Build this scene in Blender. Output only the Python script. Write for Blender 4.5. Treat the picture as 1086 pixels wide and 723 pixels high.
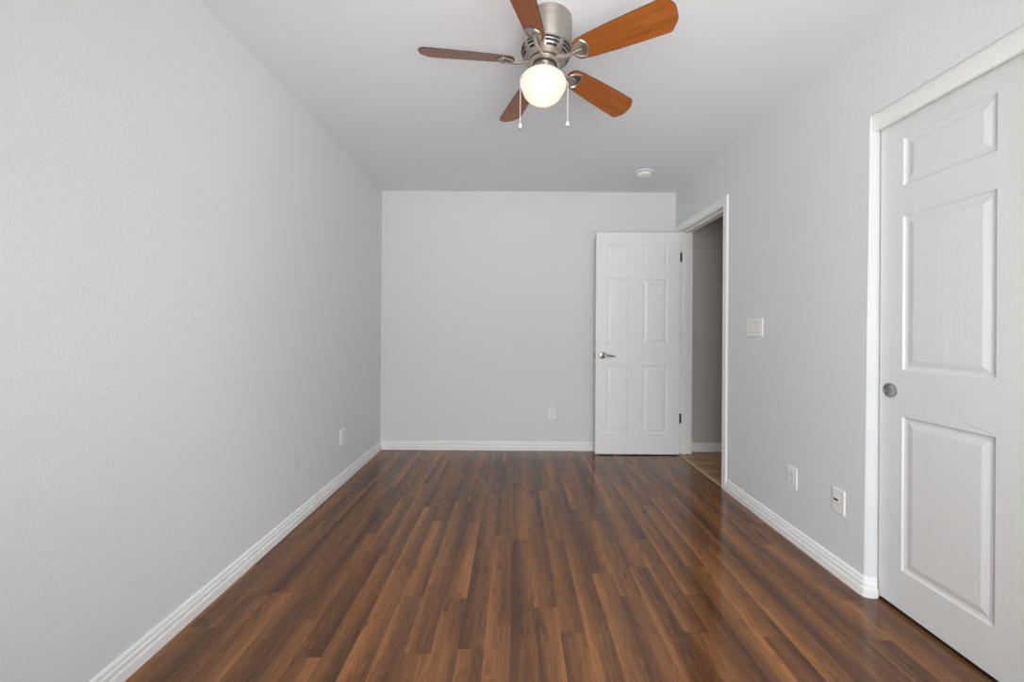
import bpy, bmesh, math
from mathutils import Vector, Matrix
PI = math.pi
for o in list(bpy.data.objects): bpy.data.objects.remove(o)
S = bpy.context.scene; C = S.collection

# ------------------------------------------------------------------ camera
H = 1.1356; FPX = 422.3; ROLL = -0.0062
cd = bpy.data.cameras.new('camera'); cam = bpy.data.objects.new('camera', cd); C.objects.link(cam)
cd.sensor_width = 36; cd.sensor_fit = 'HORIZONTAL'; cd.lens = FPX*36/1086
cd.shift_x = -(545.53-543)/1086; cd.shift_y = -(361.5-349.6)/1086; cd.clip_start = .02
c_, s_ = math.cos(ROLL), math.sin(ROLL)
cam.matrix_world = Matrix(((c_, s_, 0, 0), (0, 0, -1, 0), (-s_, c_, 0, H), (0, 0, 0, 1)))
S.camera = cam
S.view_settings.view_transform = 'Standard'; S.view_settings.look = 'None'
S.view_settings.gamma = 1; S.view_settings.use_curve_mapping = False
S.view_settings.exposure = 0.0

# ------------------------------------------------------------------ daylight
XL, XR, YB, YR, HC = -1.258, 1.515, 3.759, -0.405, 2.44
SKY = 8.5
GROUND = 1.15
HORIZON = .82
LAMP_W = .16
w = bpy.data.worlds.new('sky'); S.world = w; w.use_nodes = True
bg = w.node_tree.nodes['Background']; bg.inputs[1].default_value = SKY
# pale sky above; bright ground and dimmer horizon band added to shape room light
tcw = w.node_tree.nodes.new('ShaderNodeTexCoord'); sxw = w.node_tree.nodes.new('ShaderNodeSeparateXYZ'); rpw = w.node_tree.nodes.new('ShaderNodeValToRGB')
mrw = w.node_tree.nodes.new('ShaderNodeMapRange'); mrw.inputs[1].default_value = -1; mrw.inputs[2].default_value = 1
w.node_tree.links.new(tcw.outputs['Generated'], sxw.inputs[0]); w.node_tree.links.new(sxw.outputs[2], mrw.inputs[0])
w.node_tree.links.new(mrw.outputs[0], rpw.inputs[0]); w.node_tree.links.new(rpw.outputs[0], bg.inputs[0])
e = rpw.color_ramp.elements
e[0].position, e[0].color = .41, (GROUND, GROUND, GROUND*.99, 1); e[1].position, e[1].color = .70, (1.16, 1.19, 1.22, 1)
for p_, v_ in ((.465, HORIZON), (.565, HORIZON)): e.new(p_).color = (v_*.97, v_*.985, v_, 1)      # dimmer horizon band, added to darken the back wall
WX0, WX1, WZ0, WZ1 = -0.66, 1.20, .33, 2.1                 # window opening in the rear wall
pl = bpy.data.lights.new('window_portal', 'AREA'); pl.shape = 'RECTANGLE'; pl.size = WX1-WX0; pl.size_y = WZ1-WZ0
pl.cycles.is_portal = True
po = bpy.data.objects.new('window_portal', pl); C.objects.link(po)
po.location = ((WX0+WX1)/2, YR-.13, (WZ0+WZ1)/2); po.rotation_euler = (PI/2, 0, 0)

# ------------------------------------------------------------------ node helpers
def lin(r, g, b):
    f = lambda v: (v/255/12.92) if v/255 <= .04045 else ((v/255+.055)/1.055)**2.4
    return (f(r), f(g), f(b), 1)
class NT:
    def __init__(s, name):
        s.m = bpy.data.materials.new(name); s.m.use_nodes = True; s.t = s.m.node_tree
        s.b = s.t.nodes['Principled BSDF']; s.out = s.t.nodes['Material Output']
    def n(s, typ, **kw):
        d = s.t.nodes.new(typ)
        for k, v in kw.items():
            if k.startswith('i_'):
                k = k[2:]; k = int(k) if k.isdigit() else k.replace('_', ' ')
                s.set(d.inputs[k], v)
            else: setattr(d, k, v)
        return d
    def set(s, sock, v):
        if isinstance(v, bpy.types.NodeSocket): s.t.links.new(v, sock)
        else: sock.default_value = v
    def math(s, op, a, b=0.0, c=0.0):
        d = s.n('ShaderNodeMath', operation=op)
        s.set(d.inputs[0], a); s.set(d.inputs[1], b); s.set(d.inputs[2], c)
        return d.outputs[0]
    def mix(s, f, a, b, mode='MIX'):
        d = s.n('ShaderNodeMix', data_type='RGBA', blend_type=mode)
        s.set(d.inputs[0], f); s.set(d.inputs[6], a); s.set(d.inputs[7], b); return d.outputs[2]
    def comb(s, x, y, z):
        d = s.n('ShaderNodeCombineXYZ'); s.set(d.inputs[0], x); s.set(d.inputs[1], y); s.set(d.inputs[2], z); return d.outputs[0]
    def noise(s, vec, scale, detail=2., rough=.5):
        d = s.n('ShaderNodeTexNoise'); s.set(d.inputs['Vector'], vec); d.inputs['Scale'].default_value = scale
        d.inputs['Detail'].default_value = detail; d.inputs['Roughness'].default_value = rough; return d.outputs[0]
    def ramp(s, f, stops):
        d = s.n('ShaderNodeValToRGB'); s.set(d.inputs[0], f); e = d.color_ramp.elements
        e[0].position, e[0].color = stops[0]; e[1].position, e[1].color = stops[-1]
        for p, c in stops[1:-1]:
            q = e.new(p); q.color = c
        return d.outputs[0]
    def rng(s, v, a, b, c=0., d_=1.):
        d = s.n('ShaderNodeMapRange'); s.set(d.inputs[0], v)
        for i, q in enumerate((a, b, c, d_)): d.inputs[i+1].default_value = q
        return d.outputs[0]
    def bump(s, h, st, dist):
        d = s.n('ShaderNodeBump'); s.set(d.inputs['Height'], h); d.inputs['Strength'].default_value = st
        d.inputs['Distance'].default_value = dist; s.t.links.new(d.outputs[0], s.b.inputs['Normal'])
    def base(s, col, rough, metal=0., spec=.5):
        s.set(s.b.inputs['Base Color'], col); s.set(s.b.inputs['Roughness'], rough)
        s.b.inputs['Metallic'].default_value = metal; s.b.inputs['Specular IOR Level'].default_value = spec
    def pos(s): return s.n('ShaderNodeTexCoord').outputs['Object']

def paint(name, col, peel, rough=.75, scale=92, spec=.3):
    m = NT(name); m.base(col, rough, 0, spec)
    if peel: m.bump(m.noise(m.pos(), scale, 3., .55), peel, .004)
    return m
def plain(name, col, rough, metal=0., spec=.5):
    m = NT(name); m.base(col, rough, metal, spec); return m.m

def scratch(m, segs):
    """thin grey scuff marks of fixed shape: segs = (axis a, axis b, a0, b0, a1, b1, half width)"""
    p = m.n('ShaderNodeSeparateXYZ'); m.set(p.inputs[0], m.pos()); res = 0.0
    wob = m.rng(m.noise(m.pos(), 60, 2), 0, 1, -.004, .004)
    for a, b, a0, b0, a1, b1, hw in segs:
        L = math.hypot(a1-a0, b1-b0); ux, uy = (a1-a0)/L, (b1-b0)/L
        da = m.math('SUBTRACT', p.outputs[a], a0); db = m.math('SUBTRACT', p.outputs[b], b0)
        t = m.math('MULTIPLY_ADD', da, ux, m.math('MULTIPLY', db, uy))
        d = m.math('ABSOLUTE', m.math('ADD', wob, m.math('MULTIPLY_ADD', da, -uy, m.math('MULTIPLY', db, ux))))
        k = m.math('MULTIPLY', m.rng(d, hw*.4, hw, 1, 0), m.math('MULTIPLY', m.rng(t, 0, L*.15), m.rng(t, L*.85, L, 1, 0)))
        res = m.math('MAXIMUM', res, k)
    return res

WALLC = lin(226, 228, 229)
M = {}
M['wall'] = paint('wall_paint', WALLC, .45).m
lw = paint('wall_paint_scuffed', WALLC, .45)
lw.set(lw.b.inputs['Base Color'], lw.mix(lw.math('MULTIPLY', scratch(lw, [(1, 2, 2.28, .345, 2.36, .362, .006), (1, 2, 2.31, .335, 2.345, .35, .005)]), .24), WALLC, lin(120, 116, 112)))
M['wall_left'] = lw.m
M['ceiling'] = paint('ceiling_paint', lin(234, 236, 239), .3, .9, 80).m
M['hall'] = paint('hall_paint', lin(204, 197, 189), .3).m
M['trim'] = plain('trim_white', lin(243, 243, 241), .38)
M['door'] = plain('door_white', lin(245, 245, 244), .4)
M['plastic'] = plain('white_plastic', lin(241, 241, 239), .35)
M['shade_plastic'] = plain('shaded_gap_plastic', lin(176, 174, 172), .45)  # switch frame coloured grey for the shadowed gap round each rocker
M['slot'] = plain('dark_slot', lin(60, 58, 56), .6)
M['black'] = plain('black_plastic', lin(28, 28, 28), .5)
M['hinge'] = plain('dark_metal', lin(112, 108, 104), .4, .8)
M['cavity'] = plain('dark_cavity', lin(40, 38, 36), .8)
M['rubber'] = plain('dark_rubber', lin(34, 32, 30), .7)

# embossed-grain closet door
m = NT('closet_door_white')
p = m.pos(); sp = m.n('ShaderNodeSeparateXYZ'); m.set(sp.inputs[0], p)
gv = m.comb(m.math('MULTIPLY', sp.outputs[0], 42), 0., m.math('MULTIPLY', sp.outputs[2], 3.2))
warp = m.noise(m.comb(m.math('MULTIPLY', sp.outputs[0], 9), 0., m.math('MULTIPLY', sp.outputs[2], 2)), 1, 2)
g = m.math('FRACT', m.math('MULTIPLY', m.math('ADD', m.noise(gv, .35, 1), warp), 9))
m.bump(m.math('ADD', m.math('MULTIPLY', g, .5), m.math('MULTIPLY', m.noise(gv, 9, 2), .6)), .3, .002)
scr = scratch(m, [(0, 2, .030, .420, .066, .36, .0022), (0, 2, .063, .365, .094, .285, .002), (0, 2, .310, .808, .420, .785, .0028)])
m.base(m.mix(m.math('MULTIPLY', scr, .28), lin(226, 226, 225), lin(150, 148, 145)), .42, 0, .45)
M['closet'] = m.m

def brushed(name, col, rough, aniso=.4):
    m = NT(name); p = m.pos(); sp = m.n('ShaderNodeSeparateXYZ'); m.set(sp.inputs[0], p)
    n = m.noise(m.comb(m.math('MULTIPLY', sp.outputs[0], 6), m.math('MULTIPLY', sp.outputs[1], 6), m.math('MULTIPLY', sp.outputs[2], 900)), 1, 2)
    m.base(m.mix(m.rng(n, .3, .7), col, tuple(v*.82 for v in col[:3])+(1,)), m.rng(n, 0, 1, rough-.06, rough+.08), 1.)
    m.b.inputs['Anisotropic'].default_value = aniso; m.b.inputs['Anisotropic Rotation'].default_value = .25
    tn = m.n('ShaderNodeTangent', direction_type='RADIAL', axis='Z'); m.set(m.b.inputs['Tangent'], tn.outputs[0])
    return m.m
M['nickel'] = brushed('brushed_nickel', lin(202, 196, 188), .34, .85)
M['steel'] = brushed('satin_steel', lin(178, 178, 176), .26)

# laminate strips
def laminate(name, W, off, stops, along=1, rough=(.11, .14), spec=.45):
    m = NT(name); sp = m.n('ShaderNodeSeparateXYZ'); m.set(sp.inputs[0], m.pos())
    X, Y = (sp.outputs[0], sp.outputs[1]) if along else (sp.outputs[1], sp.outputs[0])
    u = m.math('DIVIDE', m.math('SUBTRACT', X, off), W); iu = m.math('FLOOR', u); fu = m.math('FRACT', u)
    wn = m.n('ShaderNodeTexWhiteNoise', noise_dimensions='1D'); m.set(wn.inputs['W'], iu); r1 = wn.outputs['Value']
    L = .85
    v = m.math('ADD', m.math('DIVIDE', Y, L), m.math('MULTIPLY', r1, 7.3))
    v = m.math('ADD', v, m.math('MULTIPLY', m.math('SINE', m.math('MULTIPLY', v, 2.1)), .22))     # uneven strip lengths
    iv = m.math('FLOOR', v); fv = m.math('FRACT', v)
    w2 = m.n('ShaderNodeTexWhiteNoise', noise_dimensions='2D'); m.set(w2.inputs['Vector'], m.comb(iu, iv, 0.)); rc = w2.outputs['Color']; rv = w2.outputs['Value']
    rs = m.n('ShaderNodeSeparateColor'); m.set(rs.inputs[0], rc); ra, rb, rg = rs.outputs
    ox = m.math('MULTIPLY', ra, 37); oy = m.math('MULTIPLY', rb, 53)
    band = m.noise(m.comb(m.math('ADD', m.math('MULTIPLY', X, 17), ox), m.math('ADD', m.math('MULTIPLY', Y, 1.1), oy), 0.), 1, 2, .5)
    cloud = m.noise(m.comb(m.math('ADD', m.math('MULTIPLY', X, 22), oy), m.math('ADD', m.math('MULTIPLY', Y, 7), ox), 3.), 1, 2, .5)
    grain = m.noise(m.comb(m.math('ADD', m.math('MULTIPLY', X, 420), ox), m.math('ADD', m.math('MULTIPLY', Y, 14), oy), 0.), 1, 3, .6)
    ringp = m.math('ADD', m.math('MULTIPLY', X, 90), m.math('MULTIPLY', m.noise(m.comb(m.math('ADD', m.math('MULTIPLY', X, 14), ox), m.math('ADD', m.math('MULTIPLY', Y, 3), oy), 0.), 1, 2), 16))
    ring = m.math('SINE', m.math('MULTIPLY', ringp, 3.2))
    # paler sapwood towards one side of a strip
    side = m.math('MULTIPLY', m.math('SUBTRACT', fu, .5), m.math('SUBTRACT', m.math('MULTIPLY', m.math('GREATER_THAN', rg, .5), 2.), 1.))
    t = m.math('MULTIPLY_ADD', m.math('SUBTRACT', band, .5), .95, .47)
    t = m.math('ADD', t, m.math('MULTIPLY', side, .40))
    t = m.math('ADD', t, m.math('MULTIPLY', m.math('SUBTRACT', rv, .5), .26))
    t = m.math('ADD', t, m.math('MULTIPLY', m.math('SUBTRACT', grain, .5), .42))
    t = m.math('ADD', t, m.math('MULTIPLY', m.math('MULTIPLY', ring, m.rng(band, .35, .6, 1, .2)), .10))
    streak = m.noise(m.comb(m.math('ADD', m.math('MULTIPLY', X, 130), oy), m.math('ADD', m.math('MULTIPLY', Y, 3.5), ox), 7.), 1, 3, .6)
    t = m.math('ADD', t, m.math('MULTIPLY', m.math('SUBTRACT', streak, .5), .55))
    col = m.ramp(t, stops)
    knot = m.rng(cloud, .6, .76, 0, .7)
    col = m.mix(knot, col, stops[0][1])
    e1 = m.math('MINIMUM', fu, m.math('SUBTRACT', 1., fu)); e2 = m.math('MULTIPLY', m.math('MINIMUM', fv, m.math('SUBTRACT', 1., fv)), L/W)
    edge = m.rng(m.math('MINIMUM', e1, e2), 0., .014, .3, 0.)
    col = m.mix(edge, col, tuple(x*.6 for x in stops[0][1][:3])+(1,))
    m.base(col, m.rng(cloud, .3, .7, *rough), 0, spec)
    return m.m
M['floor'] = laminate('dark_laminate', .0935, -.007, [(.05, lin(74, 48, 33)), (.35, lin(100, 66, 41)), (.62, lin(128, 84, 50)), (.95, lin(162, 108, 62))])
M['hallfloor'] = laminate('tan_laminate', .15, .03, [(.1, lin(122, 90, 62)), (.5, lin(168, 128, 90)), (.9, lin(198, 156, 114))], along=0, rough=(.3, .42))
M['threshold'] = plain('tan_threshold', lin(188, 154, 122), .4)

# fan blade wood: grain along local x
m = NT('blade_wood'); sp = m.n('ShaderNodeSeparateXYZ'); m.set(sp.inputs[0], m.pos())
wv = m.comb(m.math('MULTIPLY', sp.outputs[0], 3), m.math('MULTIPLY', sp.outputs[1], 55), 0.)
n1 = m.noise(wv, 1, 3, .6); n2 = m.noise(m.comb(m.math('MULTIPLY', sp.outputs[0], 12), m.math('MULTIPLY', sp.outputs[1], 260), 0.), 1, 2)
t = m.math('MULTIPLY_ADD', n2, .35, m.math('MULTIPLY', n1, .7))
m.base(m.ramp(t, [(.25, lin(118, 63, 26)), (.5, lin(148, 82, 34)), (.8, lin(174, 104, 48))]), .34, 0, .5)
M['blade'] = m.m
M['blade_edge'] = plain('blade_edge_brown', lin(72, 42, 26), .5)

# opal glass lit by the bulb inside
m = NT('opal_glass'); t = m.t
d = m.n('ShaderNodeBsdfDiffuse'); d.inputs[0].default_value = (.95, .93, .9, 1)
tr = m.n('ShaderNodeBsdfTranslucent'); tr.inputs[0].default_value = (.98, .95, .9, 1)
mx = m.n('ShaderNodeMixShader'); mx.inputs[0].default_value = .62
t.links.new(d.outputs[0], mx.inputs[1]); t.links.new(tr.outputs[0], mx.inputs[2])
gl = m.n('ShaderNodeBsdfGlossy'); gl.inputs['Roughness'].default_value = .25
m2 = m.n('ShaderNodeMixShader'); m2.inputs[0].default_value = .03
t.links.new(mx.outputs[0], m2.inputs[1]); t.links.new(gl.outputs[0], m2.inputs[2]); t.links.new(m2.outputs[0], m.out.inputs[0])
M['opal'] = m.m
# window pane
m = NT('window_glass'); t = m.t
tb = m.n('ShaderNodeBsdfTransparent'); gg = m.n('ShaderNodeBsdfGlossy'); gg.inputs['Roughness'].default_value = .02
fr = m.n('ShaderNodeFresnel'); fr.inputs[0].default_value = 1.3
mx = m.n('ShaderNodeMixShader'); t.links.new(fr.outputs[0], mx.inputs[0]); t.links.new(tb.outputs[0], mx.inputs[1]); t.links.new(gg.outputs[0], mx.inputs[2])
t.links.new(mx.outputs[0], m.out.inputs[0]); M['glass'] = m.m

# ------------------------------------------------------------------ mesh helpers
def obj(name, bm, mat, parent=None, smooth=None, loc=None):
    bmesh.ops.recalc_face_normals(bm, faces=bm.faces)
    me = bpy.data.meshes.new(name); bm.to_mesh(me); bm.free()
    for x in (mat if isinstance(mat, (list, tuple)) else [mat]): me.materials.append(x)
    o = bpy.data.objects.new(name, me); C.objects.link(o)
    if parent: o.parent = parent
    if loc: o.location = loc
    if smooth is not None:
        for pgn in me.polygons: pgn.use_smooth = True
        try: me.set_sharp_from_angle(angle=math.radians(smooth))
        except Exception: pass
    return o
def box(bm, x0, x1, y0, y1, z0, z1, bev=0, seg=2):
    vs = [bm.verts.new((x, y, z)) for x in (x0, x1) for y in (y0, y1) for z in (z0, z1)]
    f = [(0, 1, 3, 2), (4, 6, 7, 5), (0, 4, 5, 1), (2, 3, 7, 6), (0, 2, 6, 4), (1, 5, 7, 3)]
    fs = [bm.faces.new([vs[i] for i in q]) for q in f]
    if bev:
        es = list({e for q in fs for e in q.edges})
        bmesh.ops.bevel(bm, geom=es, offset=bev, segments=seg, profile=.5, affect='EDGES')
def sweep(bm, prof, path, closed_prof=True):
    """prof: list of (offset, z); path: list of (x, y, nx, ny) with mitred outward offsets"""
    rings = [[bm.verts.new((x+nx*a, y+ny*a, z)) for a, z in prof] for x, y, nx, ny in path]
    n = len(prof)
    for r, q in zip(rings, rings[1:]):
        for i in range(n if closed_prof else n-1):
            j = (i+1) % n; bm.faces.new((r[i], r[j], q[j], q[i]))
    bm.faces.new(rings[0]); bm.faces.new(rings[-1][::-1])
def lathe(bm, prof, n=48, T=Matrix(), cap0=True, cap1=True):
    """prof: (r, s) with s measured downward"""
    rings = []
    for r, s in prof:
        rings.append([bm.verts.new(T @ Vector((r*math.cos(2*PI*k/n), r*math.sin(2*PI*k/n), -s))) for k in range(n)])
    for a, b in zip(rings, rings[1:]):
        for k in range(n): bm.faces.new((a[k], a[(k+1) % n], b[(k+1) % n], b[k]))
    if cap0: bm.faces.new(rings[0])
    if cap1: bm.faces.new(rings[-1][::-1])
def tube(bm, pts, rad, n=10, T=Matrix(), flat=1.0):
    pts = [Vector(p) for p in pts]; rr = rad if isinstance(rad, (list, tuple)) else [rad]*len(pts); rings = []
    for i, p in enumerate(pts):
        d = (pts[min(i+1, len(pts)-1)]-pts[max(i-1, 0)]).normalized()
        a = d.orthogonal() if abs(d.z) > .95 else d.cross(Vector((0, 0, 1))); a.normalize(); b = d.cross(a).normalized()
        rings.append([bm.verts.new(T @ (p+a*math.cos(2*PI*k/n)*rr[i]+b*math.sin(2*PI*k/n)*rr[i]*flat)) for k in range(n)])
    for a, b in zip(rings, rings[1:]):
        for k in range(n): bm.faces.new((a[k], a[(k+1) % n], b[(k+1) % n], b[k]))
    bm.faces.new(rings[0][::-1]); bm.faces.new(rings[-1])
def tag(o, label, cat=None, group=None):
    o['label'] = label
    if cat: o['category'] = cat
    if group: o['group'] = group
    return o
def struct(o, label, cat):
    o['kind'] = 'structure'; return tag(o, label, cat)
def empty(name, loc, label, cat, rotz=0, structure=False):
    o = bpy.data.objects.new(name, None); o.empty_display_size = .05; C.objects.link(o); o.location = loc; o.rotation_euler = (0, 0, rotz)
    tag(o, label, cat)
    if structure: o['kind'] = 'structure'
    return o

# ------------------------------------------------------------------ room shell
T_ = .12; XO = XR+T_                                         # outer face of the right wall
CY0, CY1, CZ = .785, 1.712, 2.068                            # closet opening
DY0, DY1, DZ = 2.868, 3.691, 2.062                           # rough opening of the bedroom doorway
bm = bmesh.new(); box(bm, XL-T_, XR+.012, YR-T_, YB+T_, -.06, 0); box(bm, XR+.012, 1.566, CY0-.02, CY1+.02, -.06, 0)
struct(obj('floor', bm, M['floor']), 'dark brown wood laminate floor of narrow strips running to the back wall', 'floor')
bm = bmesh.new(); box(bm, XL-T_, 3.3, YR-T_, YB+T_, HC, HC+.1)
struct(obj('ceiling', bm, M['ceiling']), 'plain pale grey textured ceiling above the whole room', 'ceiling')
bm = bmesh.new(); box(bm, XL-T_, XL, YR-T_, YB+T_, 0, HC)
struct(obj('wall_left', bm, M['wall_left']), 'long blank pale grey left wall with one small scuff above the baseboard', 'wall')
bm = bmesh.new(); box(bm, XL, XR, YB, YB+T_, 0, HC)
struct(obj('wall_back', bm, M['wall']), 'pale grey back wall behind the open white door', 'wall')
# rear wall (behind the camera) with its window opening
bm = bmesh.new()
for a in ((XL, WX0, 0, HC), (WX1, XO, 0, HC), (WX0, WX1, 0, WZ0), (WX0, WX1, WZ1, HC)): box(bm, a[0], a[1], YR-T_, YR, a[2], a[3])
struct(obj('wall_rear', bm, M['wall']), 'pale grey rear wall holding the window that lights the room', 'wall')
# right wall: one outline in YZ with both doorways, extruded; bullnosed closet opening
out = [(YR, 0), (CY0, 0), (CY0, CZ), (CY1, CZ), (CY1, 0), (DY0, 0), (DY0, DZ), (DY1, DZ), (DY1, 0), (YB+T_, 0), (YB+T_, HC), (YR, HC)]
bm = bmesh.new()
fv = [bm.verts.new((XR, y, z)) for y, z in out]; bv = [bm.verts.new((XO, y, z)) for y, z in out]
bm.faces.new(fv); bm.faces.new(bv[::-1])
for i in range(len(out)):
    j = (i+1) % len(out); bm.faces.new((fv[i], fv[j], bv[j], bv[i]))
bm.edges.ensure_lookup_table()
be = [e for e in bm.edges if all(abs(v.co.x-XR) < 1e-6 and CY0-1e-6 <= v.co.y <= CY1+1e-6 and v.co.z <= CZ+1e-6 for v in e.verts) and not all(v.co.z < 1e-6 for v in e.verts)]
bmesh.ops.bevel(bm, geom=be, offset=.010, segments=6, profile=.5, affect='EDGES')
bmesh.ops.triangulate(bm, faces=[f for f in bm.faces if len(f.verts) > 4])
struct(obj('wall_right', bm, M['wall'], smooth=35), 'pale grey right wall with a doorway and a rounded closet opening', 'wall')
# closet interior
bm = bmesh.new()
box(bm, 2.25, 2.3, .6, 1.95, 0, HC); box(bm, XO, 2.25, .6, .65, 0, HC); box(bm, XO, 2.25, 1.9, 1.95, 0, HC)
struct(obj('wall_closet', bm, M['wall']), 'pale grey inner walls of the closet behind the sliding door', 'wall')
# hall beyond the doorway
bm = bmesh.new(); box(bm, XO, 3.2, YB, YB+T_, 0, HC); box(bm, 3.1, 3.2, 1.95, YB, 0, HC); box(bm, 2.3, 3.1, 1.95, 2.0, 0, HC); 
struct(obj('wall_hall', bm, M['hall']), 'dim taupe hall wall seen through the doorway', 'wall')
bm = bmesh.new(); box(bm, XR+.012, 3.2, 1.95, YB+T_, -.06, -.001)
struct(obj('floor_hall', bm, M['hallfloor']), 'lighter tan wood floor of the hall beyond the doorway', 'floor')

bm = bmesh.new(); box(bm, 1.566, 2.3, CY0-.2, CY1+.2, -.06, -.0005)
struct(obj('floor_closet', bm, plain('closet_floor_shade', lin(62, 50, 42), .95, 0, .1)), 'closet floor under the sliding door, coloured dark for the shade there', 'floor')  # shade of the gap under the door put into the floor colour

# baseboards: stepped colonial profile (offset from wall, height)
BP = [(0, 0), (.0150, 0), (.0150, .035), (.0138, .0380), (.0085, .0395), (.0085, .0440), (.0122, .0455), (.0122, .0585), (.0110, .0605), (.0062, .0620), (.0062, .0665), (.0094, .0680), (.0090, .0755), (.006, .0815), (0, .083)]
bm = bmesh.new(); sweep(bm, BP, [(XL, YR, 1, 0), (XL, YB, 1, -1)])
struct(obj('baseboard_left', bm, M['trim'], smooth=20), 'white stepped baseboard along the left wall', 'baseboard')
bm = bmesh.new(); sweep(bm, BP, [(XL, YB, 1, -1), (XR, YB, -1, -1)])
struct(obj('baseboard_back', bm, M['trim'], smooth=20), 'white stepped baseboard along the back wall', 'baseboard')
bm = bmesh.new()
r = .012; path = [(XR, DY0-.052, -1, 0)]
path.append((XR, CY1+r, -1, 0))
k = 3
for i in range(1, k+1):
    a = PI/2*i/k
    path.append((XR+r-r*math.cos(a), CY1+r-r*math.sin(a), -math.cos(a), -math.sin(a)))
path.append((1.557, CY1, 0, -1))
sweep(bm, BP, path)
struct(obj('baseboard_right', bm, M['trim'], smooth=20), 'white stepped baseboard along the right wall wrapping round into the closet opening', 'baseboard')
bm = bmesh.new(); sweep(bm, BP, [(XR, YR, -1, 0), (XR, CY0-r, -1, 0), (XR+r, CY0, 0, 1), (1.557, CY0, 0, 1)])
struct(obj('baseboard_near', bm, M['trim'], smooth=20), 'white stepped baseboard on the near side of the closet opening', 'baseboard')
bm = bmesh.new(); sweep(bm, BP, [(XO+.02, YB, 0, -1), (3.1, YB, 0, -1)])
struct(obj('baseboard_hall', bm, M['trim'], smooth=20), 'white baseboard of the hall seen through the doorway', 'baseboard')

# rear window
bm = bmesh.new(); fw = .05
for a in ((WX0, WX0+fw, WZ0, WZ1), (WX1-fw, WX1, WZ0, WZ1), (WX0+fw, WX1-fw, WZ0, WZ0+fw), (WX0+fw, WX1-fw, WZ1-fw, WZ1), ((WX0+WX1)/2-.02, (WX0+WX1)/2+.02, WZ0+fw, WZ1-fw)):
    box(bm, a[0], a[1], YR-.09, YR-.04, a[2], a[3])
wf = struct(obj('window_1', bm, M['trim']), 'white framed two pane window in the rear wall', 'window')
for a, b in ((WX0+fw, (WX0+WX1)/2-.02), ((WX0+WX1)/2+.02, WX1-fw)):
    bm = bmesh.new(); box(bm, a, b, YR-.068, YR-.062, WZ0+fw, WZ1-fw); obj('pane', bm, M['glass'], wf)
bm = bmesh.new(); box(bm, WX0-.03, WX1+.03, YR-.04, YR+.03, WZ0-.022, WZ0, .004); obj('window_sill', bm, M['trim'], wf)

# doorway: jamb, stop, casing
JY0, JY1, JZ = DY0+.019, DY1-.019, DZ-.019                  # clear opening
root = empty('trim_1', (XR, (JY0+JY1)/2, 0), 'white door casing and jamb framing the open doorway to the hall', 'door frame', structure=True)
ox, oy = XR, (JY0+JY1)/2
def rel(bm): bmesh.ops.translate(bm, vec=(-ox, -oy, 0), verts=bm.verts)
bm = bmesh.new()
x0, x1 = XR-.001, XO+.001
box(bm, x0, x1, DY0+.001, JY0, 0, JZ); box(bm, x0, x1, JY1, DY1-.001, 0, JZ); box(bm, x0, x1, DY0+.001, DY1-.001, JZ, DZ-.001); rel(bm)
obj('jamb', bm, M['trim'], root)
bm = bmesh.new()
sx0, sx1 = XR+.040, XR+.075
box(bm, sx0, sx1, JY0, JY0+.011, 0, JZ-.011, .002); box(bm, sx0, sx1, JY1-.011, JY1, 0, JZ-.011, .002); box(bm, sx0, sx1, JY0, JY1, JZ-.011, JZ, .002); rel(bm)
obj('door_stop', bm, M['trim'], root)
CW = .057; rv = .005
CP = [(0, 0), (.009, 0), (.011, .004), (.011, .014), (.0085, .018), (.0105, .026), (.013, .034), (.0145, .046), (.0145, .054), (.011, CW), (0, CW)]  # (thickness, distance from inner edge)
def casing(side, xw):
    bm = bmesh.new(); ring = []
    a0, a1, zt = JY0-rv, JY1+rv, JZ+rv
    for (y, z, oy_, oz) in ((a0, 0, -1, 0), (a0, zt, -1, 1), (a1, zt, 1, 1), (a1, 0, 1, 0)):
        ring.append([bm.verts.new((xw+side*t, y+oy_*d, z+oz*d)) for t, d in CP])
    for p_, q_ in zip(ring, ring[1:]):
        n = len(CP)
        for i in range(n): bm.faces.new((p_[i], p_[(i+1) % n], q_[(i+1) % n], q_[i]))
    bm.faces.new(ring[0]); bm.faces.new(ring[-1][::-1]); rel(bm)
    return bm
obj('casing', casing(-1, XR), M['trim'], root, smooth=20)
obj('casing', casing(1, XO), M['trim'], root, smooth=20)
bm = bmesh.new()
sweep(bm, [(-.012, -.0005), (-.012, .002), (-.004, .006), (.012, .006), (.02, .002), (.02, -.0005)], [(XR+.006, JY0, 1, 0), (XR+.006, JY1, 1, 0)])
struct(obj('trim_2', bm, M['threshold']), 'thin tan threshold strip between the bedroom floor and the hall floor', 'threshold')

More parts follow.
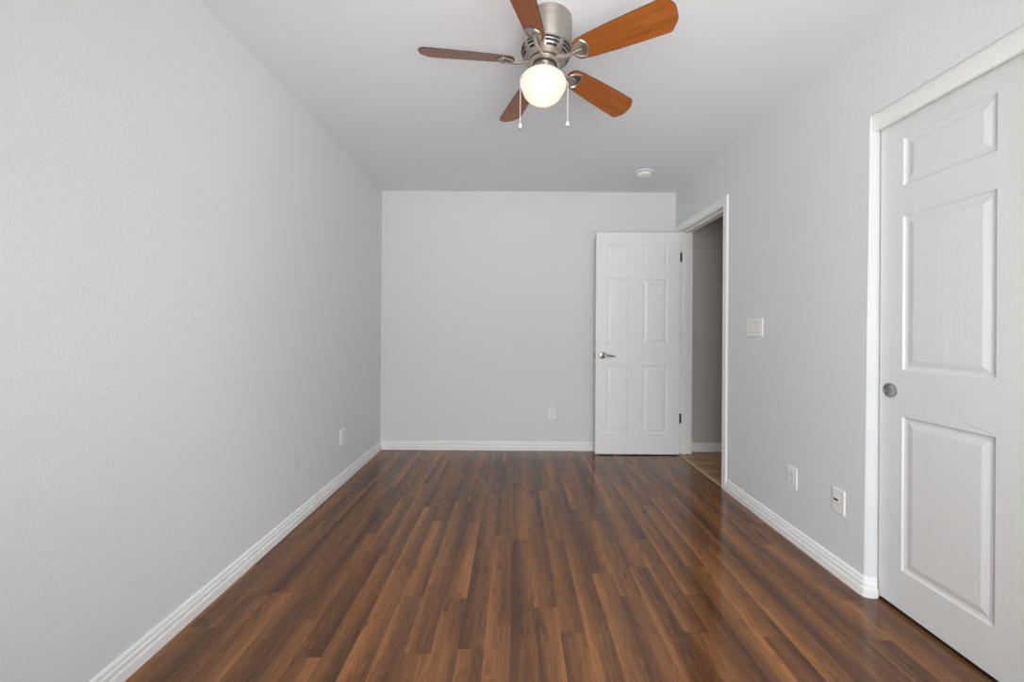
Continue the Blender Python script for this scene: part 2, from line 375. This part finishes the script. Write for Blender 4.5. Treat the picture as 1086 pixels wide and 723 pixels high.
# ------------------------------------------------------------------ panelled doors (local x = width, front face at y=0 facing -y, z up)
def panel_door(w, h, t, cols, rows, a=.017, b=.022, dep=.007, both=False):
    bm = bmesh.new()
    def face(y, sg):
        xs = sorted({0, w, *[v for c in cols for v in c]}); zs = sorted({0, h, *[v for c in rows for v in c]})
        V = {}
        def vert(x, yy, z):
            k = (round(x, 5), round(yy, 5), round(z, 5))
            if k not in V: V[k] = bm.verts.new((x, yy, z))
            return V[k]
        for i in range(len(xs)-1):
            for j in range(len(zs)-1):
                X0, X1, Z0, Z1 = xs[i], xs[i+1], zs[j], zs[j+1]
                pan = any(abs(X0-c[0]) < 1e-6 and abs(X1-c[1]) < 1e-6 for c in cols) and any(abs(Z0-c[0]) < 1e-6 and abs(Z1-c[1]) < 1e-6 for c in rows)
                if not pan:
                    bm.faces.new([vert(*q) for q in ((X0, y, Z0), (X1, y, Z0), (X1, y, Z1), (X0, y, Z1))]); continue
                prev = None
                for ins, d in ((0, 0), (a*.25, dep*.75), (a*.6, dep), (a, dep), (a+b*.85, dep*.3), (a+b, dep*.25)):
                    yy = y+sg*d
                    r_ = [vert(X0+ins, yy, Z0+ins), vert(X1-ins, yy, Z0+ins), vert(X1-ins, yy, Z1-ins), vert(X0+ins, yy, Z1-ins)]
                    if prev:
                        for k in range(4): bm.faces.new((prev[k], prev[(k+1) % 4], r_[(k+1) % 4], r_[k]))
                    prev = r_
                bm.faces.new(prev)
        return V
    face(0, 1)
    face(t, -1)
    # rim: the outline verts of both faces
    e = [ed for ed in bm.edges if len(ed.link_faces) == 1]
    bmesh.ops.bridge_loops(bm, edges=e)
    return bm
# bedroom door, hinged on the far jamb and standing open in front of the back wall
DOX, DOY = 1.505, 3.626                                      # hinge-side front corner
dw, dh, dt = .762, 2.018, .035
rows = [(.192, .806), (1.005, 1.596), (1.704, 1.912)]
cols = [(.100, .319), (.430, .652)]
d1 = empty('door_1', (DOX-dw, DOY, .010), 'white six panel door standing open in front of the back wall', 'door', structure=True)
obj('door_slab', panel_door(dw, dh, dt, cols, rows, a=.013, b=.024, dep=.009), M['door'], d1)
HX, HZ = .060, .898
bm = bmesh.new(); T = Matrix.Translation((HX, 0, HZ)) @ Matrix.Rotation(PI/2, 4, 'X').inverted()
T = Matrix.Translation((HX, 0, HZ)) @ Matrix(((1, 0, 0, 0), (0, 0, 1, 0), (0, 1, 0, 0), (0, 0, 0, 1)))
# lathe axis: downward s maps to -y
lathe(bm, [(.030, 0), (.032, .003), (.031, .008), (.024, .011), (.012, .012), (.011, .040), (.010, .050)], 32, T)
hd = obj('door_handle', bm, M['steel'], d1, smooth=40)
bm = bmesh.new(); tube(bm, [(HX-.012, -.046, HZ), (HX-.004, -.05, HZ), (HX+.02, -.053, HZ), (HX+.06, -.053, HZ-.001), (HX+.095, -.050, HZ-.005), (HX+.108, -.047, HZ-.007)], [.005, .0105, .0105, .0092, .0075, .003], 12)
obj('lever', bm, M['steel'], hd, smooth=60)
bm = bmesh.new(); box(bm, -.0015, 0, .005, .030, HZ-.028, HZ+.028, .0005, 1); box(bm, -.012, 0, .012, .024, HZ-.007, HZ+.007, .002)
obj('latch', bm, M['steel'], d1)
bm = bmesh.new(); T2 = Matrix.Translation((HX, dt, HZ)) @ Matrix(((1, 0, 0, 0), (0, 0, -1, 0), (0, 1, 0, 0), (0, 0, 0, 1)))
lathe(bm, [(.031, 0), (.031, .008), (.012, .012), (.011, .045)], 24, T2)
tube(bm, [(HX-.01, dt+.045, HZ), (HX+.02, dt+.05, HZ), (HX+.1, dt+.048, HZ-.006)], [.008, .010, .005], 10)
tag(obj('back_handle', bm, M['steel'], d1, smooth=50), 'matching lever on the hidden face of the door')
# hinges: leaf on the jamb face, knuckle at the corner
for z, mat, lab in ((1.769, M['hinge'], 'dark grey top hinge'), (1.024, M['trim'], 'middle hinge painted white with dark screw holes'), (.283, M['hinge'], 'dark grey bottom hinge')):
    zz = z-.010; x0 = XR-(DOX-dw); yj = JY1-DOY
    bm = bmesh.new(); box(bm, x0-.004, x0+.029, yj-.0025, yj-.0004, zz, zz+.089, .0008, 1)
    tube(bm, [(x0-.008, yj-.004, zz), (x0-.008, yj-.004, zz+.089)], .0055, 12)
    hg = obj('hinge', bm, mat, d1); hg['label'] = lab
    if mat is M['trim']:
        for sx, sz in ((.006, .012), (.021, .045), (.006, .077)):
            bm = bmesh.new(); T3 = Matrix.Translation((x0+sx, yj-.0026, zz+sz)) @ Matrix(((1, 0, 0, 0), (0, 0, 1, 0), (0, 1, 0, 0), (0, 0, 0, 1)))
            lathe(bm, [(.0052, 0), (.0045, .0008)], 12, T3); obj('screw', bm, M['hinge'], hg)

# closet: sliding six panel door and fascia (door local x runs towards the camera, front faces -X)
KX = 1.564; KY1 = CY1-.009; kw, kh = .914, 2.03
d2 = empty('door_2', (KX, KY1, .0155), 'large white six panel sliding closet door at the right edge', 'door', rotz=-PI/2, structure=True)
krows = [(.160, .781), (.967, 1.588), (1.712, 1.902)]
kcols = [(.098, .411), (.503, .816)]
bm = panel_door(kw, kh, .035, kcols, krows, a=.019, b=.024, dep=.008)
slab = obj('door_slab', bm, M['closet'], d2)
# material works in room coordinates: keep the mesh in place but let the object origin sit at the room origin
slab.matrix_local = Matrix()
PX, PZ = KY1-1.655, .879
Tk = Matrix.Translation((PX, 0, PZ)) @ Matrix(((1, 0, 0, 0), (0, 0, 1, 0), (0, 1, 0, 0), (0, 0, 0, 1)))
bm = bmesh.new(); lathe(bm, [(.0300, -.0002), (.0300, .0022), (.0292, .0046), (.0272, .0050), (.0255, .0042), (.0243, .0014), (.0225, .0007), (.0001, .0006)], 40, Tk, cap0=False)
obj('finger_pull', bm, M['steel'], d2, smooth=40)
bm = bmesh.new(); box(bm, 1.534, 1.552, CY0+.002, CY1-.002, 1.994, CZ+.001, .0015, 1)
struct(obj('trim_3', bm, M['trim']), 'white fascia board hiding the track above the closet door', 'trim')

# ------------------------------------------------------------------ wall plates (local: x right, y out of the wall, z up)
def to_wall(o, loc, rz): o.location = loc; o.rotation_euler = (0, 0, rz)
def plate_bm(w, h, t=.0055):
    bm = bmesh.new(); hw, hh = w/2, h/2; v = []
    for ins, y in ((0, .0002), (0, t*.45), (.0035, t), ):
        v.append([bm.verts.new(q) for q in ((-hw+ins, y, -hh+ins), (hw-ins, y, -hh+ins), (hw-ins, y, hh-ins), (-hw+ins, y, hh-ins))])
    for a, b in zip(v, v[1:]):
        for k in range(4): bm.faces.new((a[k], a[(k+1) % 4], b[(k+1) % 4], b[k]))
    bm.faces.new(v[0]); bm.faces.new(v[-1]); return bm
def screw(parent, x, z, y=.0055):
    bm = bmesh.new(); T = Matrix.Translation((x, y-.0004, z)) @ Matrix(((1, 0, 0, 0), (0, 0, -1, 0), (0, 1, 0, 0), (0, 0, 0, 1)))
    lathe(bm, [(.0036, 0), (.0034, .001), (.002, .0014)], 14, T); return obj('screw', bm, M['plastic'], parent, smooth=40)
def receptacle(parent, z, y=.0055):
    bm = bmesh.new(); n = 20; a, b = [], []
    for k in range(n):
        t = 2*PI*k/n; x = max(-.0165, min(.0165, .0195*math.cos(t))); zz = z+max(-.0135, min(.0135, .0175*math.sin(t)))
        a.append(bm.verts.new((x, y-.001, zz))); b.append(bm.verts.new((x*.96, y+.0018, z+(zz-z)*.96)))
    for k in range(n): bm.faces.new((a[k], a[(k+1) % n], b[(k+1) % n], b[k]))
    bm.faces.new(b); bm.faces.new(a[::-1])
    rc = obj('receptacle', bm, M['plastic'], parent)
    for x, hh in ((-.0064, .0042), (.0064, .0035)):
        bm = bmesh.new(); box(bm, x-.0012, x+.0012, y+.001, y+.0021, z+.003-hh, z+.003+hh); obj('slot', bm, M['slot'], rc)
    bm = bmesh.new(); T = Matrix.Translation((0, y+.001, z-.0078)) @ Matrix(((1, 0, 0, 0), (0, 0, -1, 0), (0, 1, 0, 0), (0, 0, 0, 1)))
    lathe(bm, [(.0026, 0), (.0026, .0011)], 12, T); obj('slot', bm, M['slot'], rc)
def outlet(label):
    r_ = empty('wall_outlet', (0, 0, 0), label, 'outlet')
    obj('cover_plate', plate_bm(.072, .114), M['plastic'], r_)
    receptacle(r_, .0195); receptacle(r_, -.0195); screw(r_, 0, 0)
    return r_
o = outlet('white duplex outlet low on the back wall left of the open door'); to_wall(o, (.356, YB, .352), PI)
o = outlet('white duplex outlet low on the left wall near the back corner'); to_wall(o, (XL, 2.912, .345), -PI/2)
o = outlet('white duplex outlet low on the right wall, the one nearer the doorway'); to_wall(o, (XR, 2.160, .345), PI/2)
# jack plate
j = empty('jack_plate', (0, 0, 0), 'white wall plate with one dark jack, low on right wall beside the closet opening', 'wall plate')
obj('cover_plate', plate_bm(.072, .114), M['plastic'], j)
bm = bmesh.new(); box(bm, -.006, .023, .005, .0075, -.002, .013, .0005, 1)
sk = obj('jack', bm, M['plastic'], j)
bm = bmesh.new(); box(bm, -.004, .021, .0070, .0082, .001, .010); tag(obj('port', bm, M['black'], sk), 'dark slot of the jack')
screw(j, 0, .042); screw(j, 0, -.042)
to_wall(j, (XR, 1.852, .348), PI/2)
# triple rocker switch
s = empty('light_switch', (0, 0, 0), 'white triple rocker light switch on right wall beside the doorway', 'light switch')
obj('cover_plate', plate_bm(.164, .116, .0065), M['plastic'], s)
for i, x in enumerate((-.046, 0, .046)):
    bm = bmesh.new(); box(bm, x-.0185, x+.0185, .0045, .0072, -.0355, .0355, .0008, 1)
    fr_ = obj('switch_frame', bm, M['shade_plastic'], s)
    up = 1 if i != 1 else -1
    bm = bmesh.new()
    pr = [(-.033, .0068), (-.033, .0095-.0022*up), (0, .0085), (.033, .0095+.0022*up), (.033, .0068)]
    va = [bm.verts.new((x-.0162, y, z)) for z, y in pr]; vb = [bm.verts.new((x+.0162, y, z)) for z, y in pr]
    for k in range(5): bm.faces.new((va[k], va[(k+1) % 5], vb[(k+1) % 5], vb[k]))
    bm.faces.new(va); bm.faces.new(vb[::-1]); obj('rocker', bm, M['plastic'], fr_)
for x in (-.046, 0, .046):
    for z in (-.048, .048): screw(s, x, z, .0065)
to_wall(s, (XR, 2.506, 1.160), PI/2)

# ------------------------------------------------------------------ smoke detector
sd = empty('smoke_detector', (1.058, 3.275, HC), 'round white smoke detector on the ceiling near the back right corner', 'smoke detector')
bm = bmesh.new(); lathe(bm, [(.070, .0002), (.072, .003), (.072, .0095), (.066, .0115)], 48); obj('base', bm, M['plastic'], sd, smooth=35)
bm = bmesh.new(); lathe(bm, [(.057, .010), (.057, .0165)], 48); tag(obj('vent_gap', bm, M['slot'], sd, smooth=35), 'dark sensing slot round the detector')
bm = bmesh.new(); lathe(bm, [(.060, .0155), (.061, .0175), (.059, .026), (.054, .033), (.046, .037), (.022, .039), (.020, .037), (.0001, .037)], 48, cap1=False); obj('cover', bm, M['plastic'], sd, smooth=35)
bm = bmesh.new(); lathe(bm, [(.009, .0365), (.009, .0395), (.007, .0405)], 20, Matrix.Translation((.034, -.01, 0))); obj('test_button', bm, M['plastic'], sd, smooth=35)

# ------------------------------------------------------------------ ceiling fan, hanging slightly out of plumb
FX, FY = .136, 1.677
fan = empty('ceiling_fan', (FX, FY, HC), 'five blade ceiling fan with brushed nickel motor, wooden blades and lit globe', 'ceiling fan')
ax = Vector((-.078, .006, -1)).normalized()
e1 = Vector((1, 0, 0)); e1 = (e1-ax*e1.dot(ax)).normalized(); e2 = (-ax).cross(e1)
TILT = Matrix((e1, e2, -ax)).transposed().to_4x4()
bm = bmesh.new()
lathe(bm, [(.094, .0005), (.097, .004), (.098, .010), (.098, .128), (.0975, .132)], 64)
obj('canopy', bm, M['nickel'], fan, smooth=40)
# slotted motor housing
bm = bmesh.new()
prof = [(.096, .122), (.1025, .128), (.1035, .140), (.1, .154), (.089, .168), (.074, .1765), (.060, .1775)]
lathe(bm, prof, 64, TILT)
mh = obj('motor_housing', bm, M['nickel'], fan, smooth=45)
def lerp_prof(s):
    for (r0, s0), (r1, s1) in zip(prof, prof[1:]):
        if s0 <= s <= s1: return r0+(r1-r0)*(s-s0)/(s1-s0)
bm = bmesh.new()
for k in range(8):
    a0 = 2*PI*k/8+.2
    for sa, sb, wd in ((.1345, .1425, .31), (.1475, .1555, .29), (.160, .167, .24)):
        n = 8; rows_ = []
        for i in range(n+1):
            a = a0-wd+2*wd*i/n; col = []
            for s1 in (sa, sb):
                rr = lerp_prof(s1)+.0012; col.append(bm.verts.new(TILT @ Vector((rr*math.cos(a), rr*math.sin(a), -s1))))
            rows_.append(col)
        for p_, q_ in zip(rows_, rows_[1:]): bm.faces.new((p_[0], p_[1], q_[1], q_[0]))
tag(obj('vent_slots', bm, M['cavity'], mh), 'dark cooling slots round the motor housing')
bm = bmesh.new(); lathe(bm, [(.055, .1815), (.0665, .1825), (.067, .188), (.060, .1915), (.05, .192)], 48, TILT); obj('flywheel', bm, M['nickel'], fan, smooth=40)
bm = bmesh.new(); lathe(bm, [(.050, .188), (.050, .197)], 48, TILT); tag(obj('gap_ring', bm, M['cavity'], fan, smooth=40), 'dark gap above the light fitting')
bm = bmesh.new(); lathe(bm, [(.062, .174), (.062, .184)], 48, TILT); tag(obj('gap_ring', bm, M['cavity'], fan, smooth=40), 'dark gap between motor housing and the blade ring')
bm = bmesh.new(); lathe(bm, [(.046, .194), (.0475, .197), (.0475, .228), (.052, .230), (.052, .236), (.046, .238)], 48, TILT)
lk = obj('light_fitter', bm, M['nickel'], fan, smooth=40)
bm = bmesh.new()
for a in (-PI/2-.1, PI/6, 5*PI/6):
    bm = bmesh.new(); dr = Vector((math.cos(a), math.sin(a), 0)); p0 = dr*.046+Vector((0, 0, -.212)); tube(bm, [p0, p0+dr*.004], .003, 10, TILT)
    tag(obj('thumb_screw', bm, M['cavity'], lk), 'small dark screw in the light fitting')

# opal globe: shoulders wide at the top, narrowing to a rounded base
bm = bmesh.new()
gp = [(.050, .226), (.060, .228), (.076, .236), (.088, .247), (.0955, .258), (.0978, .268), (.0968, .278), (.0925, .288), (.0868, .299), (.0815, .311), (.0745, .322), (.065, .331), (.054, .338), (.040, .3425), (.022, .3455), (.0008, .3465)]
lathe(bm, gp, 64, TILT, cap0=False, cap1=True)
tag(obj('light_globe', bm, M['opal'], fan, smooth=80), 'lit cream opal glass globe')
bl = bpy.data.lights.new('bulb', 'POINT'); bl.energy = LAMP_W; bl.color = (1, .74, .53); bl.shadow_soft_size = .018
bo = bpy.data.objects.new('bulb', bl); C.objects.link(bo); bo.parent = fan; bo.location = TILT @ Vector((0, 0, -.300))
# pull chains
for sx, sy, lz, lab in ((-.089, -.012, .408, 'left'), (.094, -.008, .396, 'right')):
    p0 = TILT @ Vector((.048*(1 if sx > 0 else -1), sy, -.216)); p1 = TILT @ Vector((sx*.75, sy, -.226)); p2 = TILT @ Vector((sx*1.09, sy, -.262))
    p3 = Vector((p2.x, p2.y, -lz-.035))
    bm = bmesh.new(); tube(bm, [p0, p1, p2], .0012, 6); tube(bm, [p2, (p2+p3)/2, p3], .0013, 6)
    ch = obj('pull_chain', bm, M['plastic'], fan)
    bm = bmesh.new(); lathe(bm, [(.002, -.004), (.0045, 0), (.0075, .009), (.0078, .013), (.006, .017), (.003, .019)], 16, Matrix.Translation(p3)); f_ = obj('chain_fob', bm, M['plastic'], ch, smooth=50)
    bm = bmesh.new(); lathe(bm, [(.0035, .0185), (.0034, .0205)], 12, Matrix.Translation(p3)); obj('fob_tip', bm, M['slot'], f_)
# blades: outline in local (x along, y across)
def blade_mesh():
    half = []
    r0, r1 = .128, .535
    up = [(r0, .0), (r0+.004, .018), (r0+.012, .030), (r0+.026, .040), (r0+.06, .0455), (.30, .0535), (.42, .0585), (.494, .0605), (.504, .0590), (.510, .0545), (.5265, .034), (.5315, .025), (.5335, .012)]
    pts = up + [(r1-.0012, .0)] + [(x, -y) for x, y in up[:0:-1]]
    bm = bmesh.new(); t = .0030
    a = [bm.verts.new((x, y, t)) for x, y in pts]; b = [bm.verts.new((x, y, -t)) for x, y in pts]
    bm.faces.new(a); bm.faces.new(b[::-1]); n = len(pts)
    for k in range(n):
        f = bm.faces.new((a[k], b[k], b[(k+1) % n], a[(k+1) % n])); f.material_index = 1
    return bm
def bracket_mesh():
    bm = bmesh.new(); z0 = -.0036
    # shield-shaped plate with a raised arched rim
    n = 14; arch = [(.158+.041*math.cos(PI*.66*(i/n-.5)), .041*math.sin(PI*.66*(i/n-.5))) for i in range(n+1)]
    outl = [(.138, -.012), (.150, -.026)]+arch+[(.150, .026), (.138, .012)]
    a = [bm.verts.new((x, y, z0)) for x, y in outl]; b = [bm.verts.new((x, y, z0-.003)) for x, y in outl]; k_ = len(outl)
    bm.faces.new(a); bm.faces.new(b[::-1])
    for k in range(k_): bm.faces.new((a[k], b[k], b[(k+1) % k_], a[(k+1) % k_]))
    tube(bm, [(x, y, z0-.003) for x, y in arch], .0042, 8)
    for sg in (-1, 1): tube(bm, [(.179, sg*.0345, z0-.003), (.152, sg*.026, z0-.004), (.136, sg*.010, z0-.004)], .003, 8)
    # swan-neck arm to the hub
    tube(bm, [(.176, 0, z0-.005), (.150, 0, z0-.007), (.128, 0, z0-.010), (.104, 0, z0-.008), (.082, 0, -.004), (.058, 0, -.002)], [.006, .0085, .009, .0085, .010, .012], 12, flat=.6)
    return bm
def screw_mesh():
    bm = bmesh.new(); lathe(bm, [(.0055, .008), (.0055, .0115), (.003, .013)], 14, Matrix.Translation((.168, 0, 0))); return bm
PH = 3.139; PITCH = -.345; SB = .176
first = None
for k in range(5):
    a = PH-k*2*PI/5
    Lm = TILT @ Matrix.Translation((0, 0, -SB)) @ Matrix.Rotation(a, 4, 'Z') @ Matrix.Rotation(PITCH, 4, 'X')
    if first is None:
        b_ = obj('blade', blade_mesh(), [M['blade'], M['blade_edge']], fan)
        br = obj('blade_bracket', bracket_mesh(), M['nickel'], fan, smooth=45)
        sc = obj('screw', screw_mesh(), M['hinge'], br); first = (b_, br, sc)
    else:
        b_ = first[0].copy(); br = first[1].copy(); sc = first[2].copy()
        for q in (b_, br, sc): C.objects.link(q)
        b_.parent = fan; br.parent = fan; sc.parent = br
    b_.matrix_local = Lm; br.matrix_local = Lm
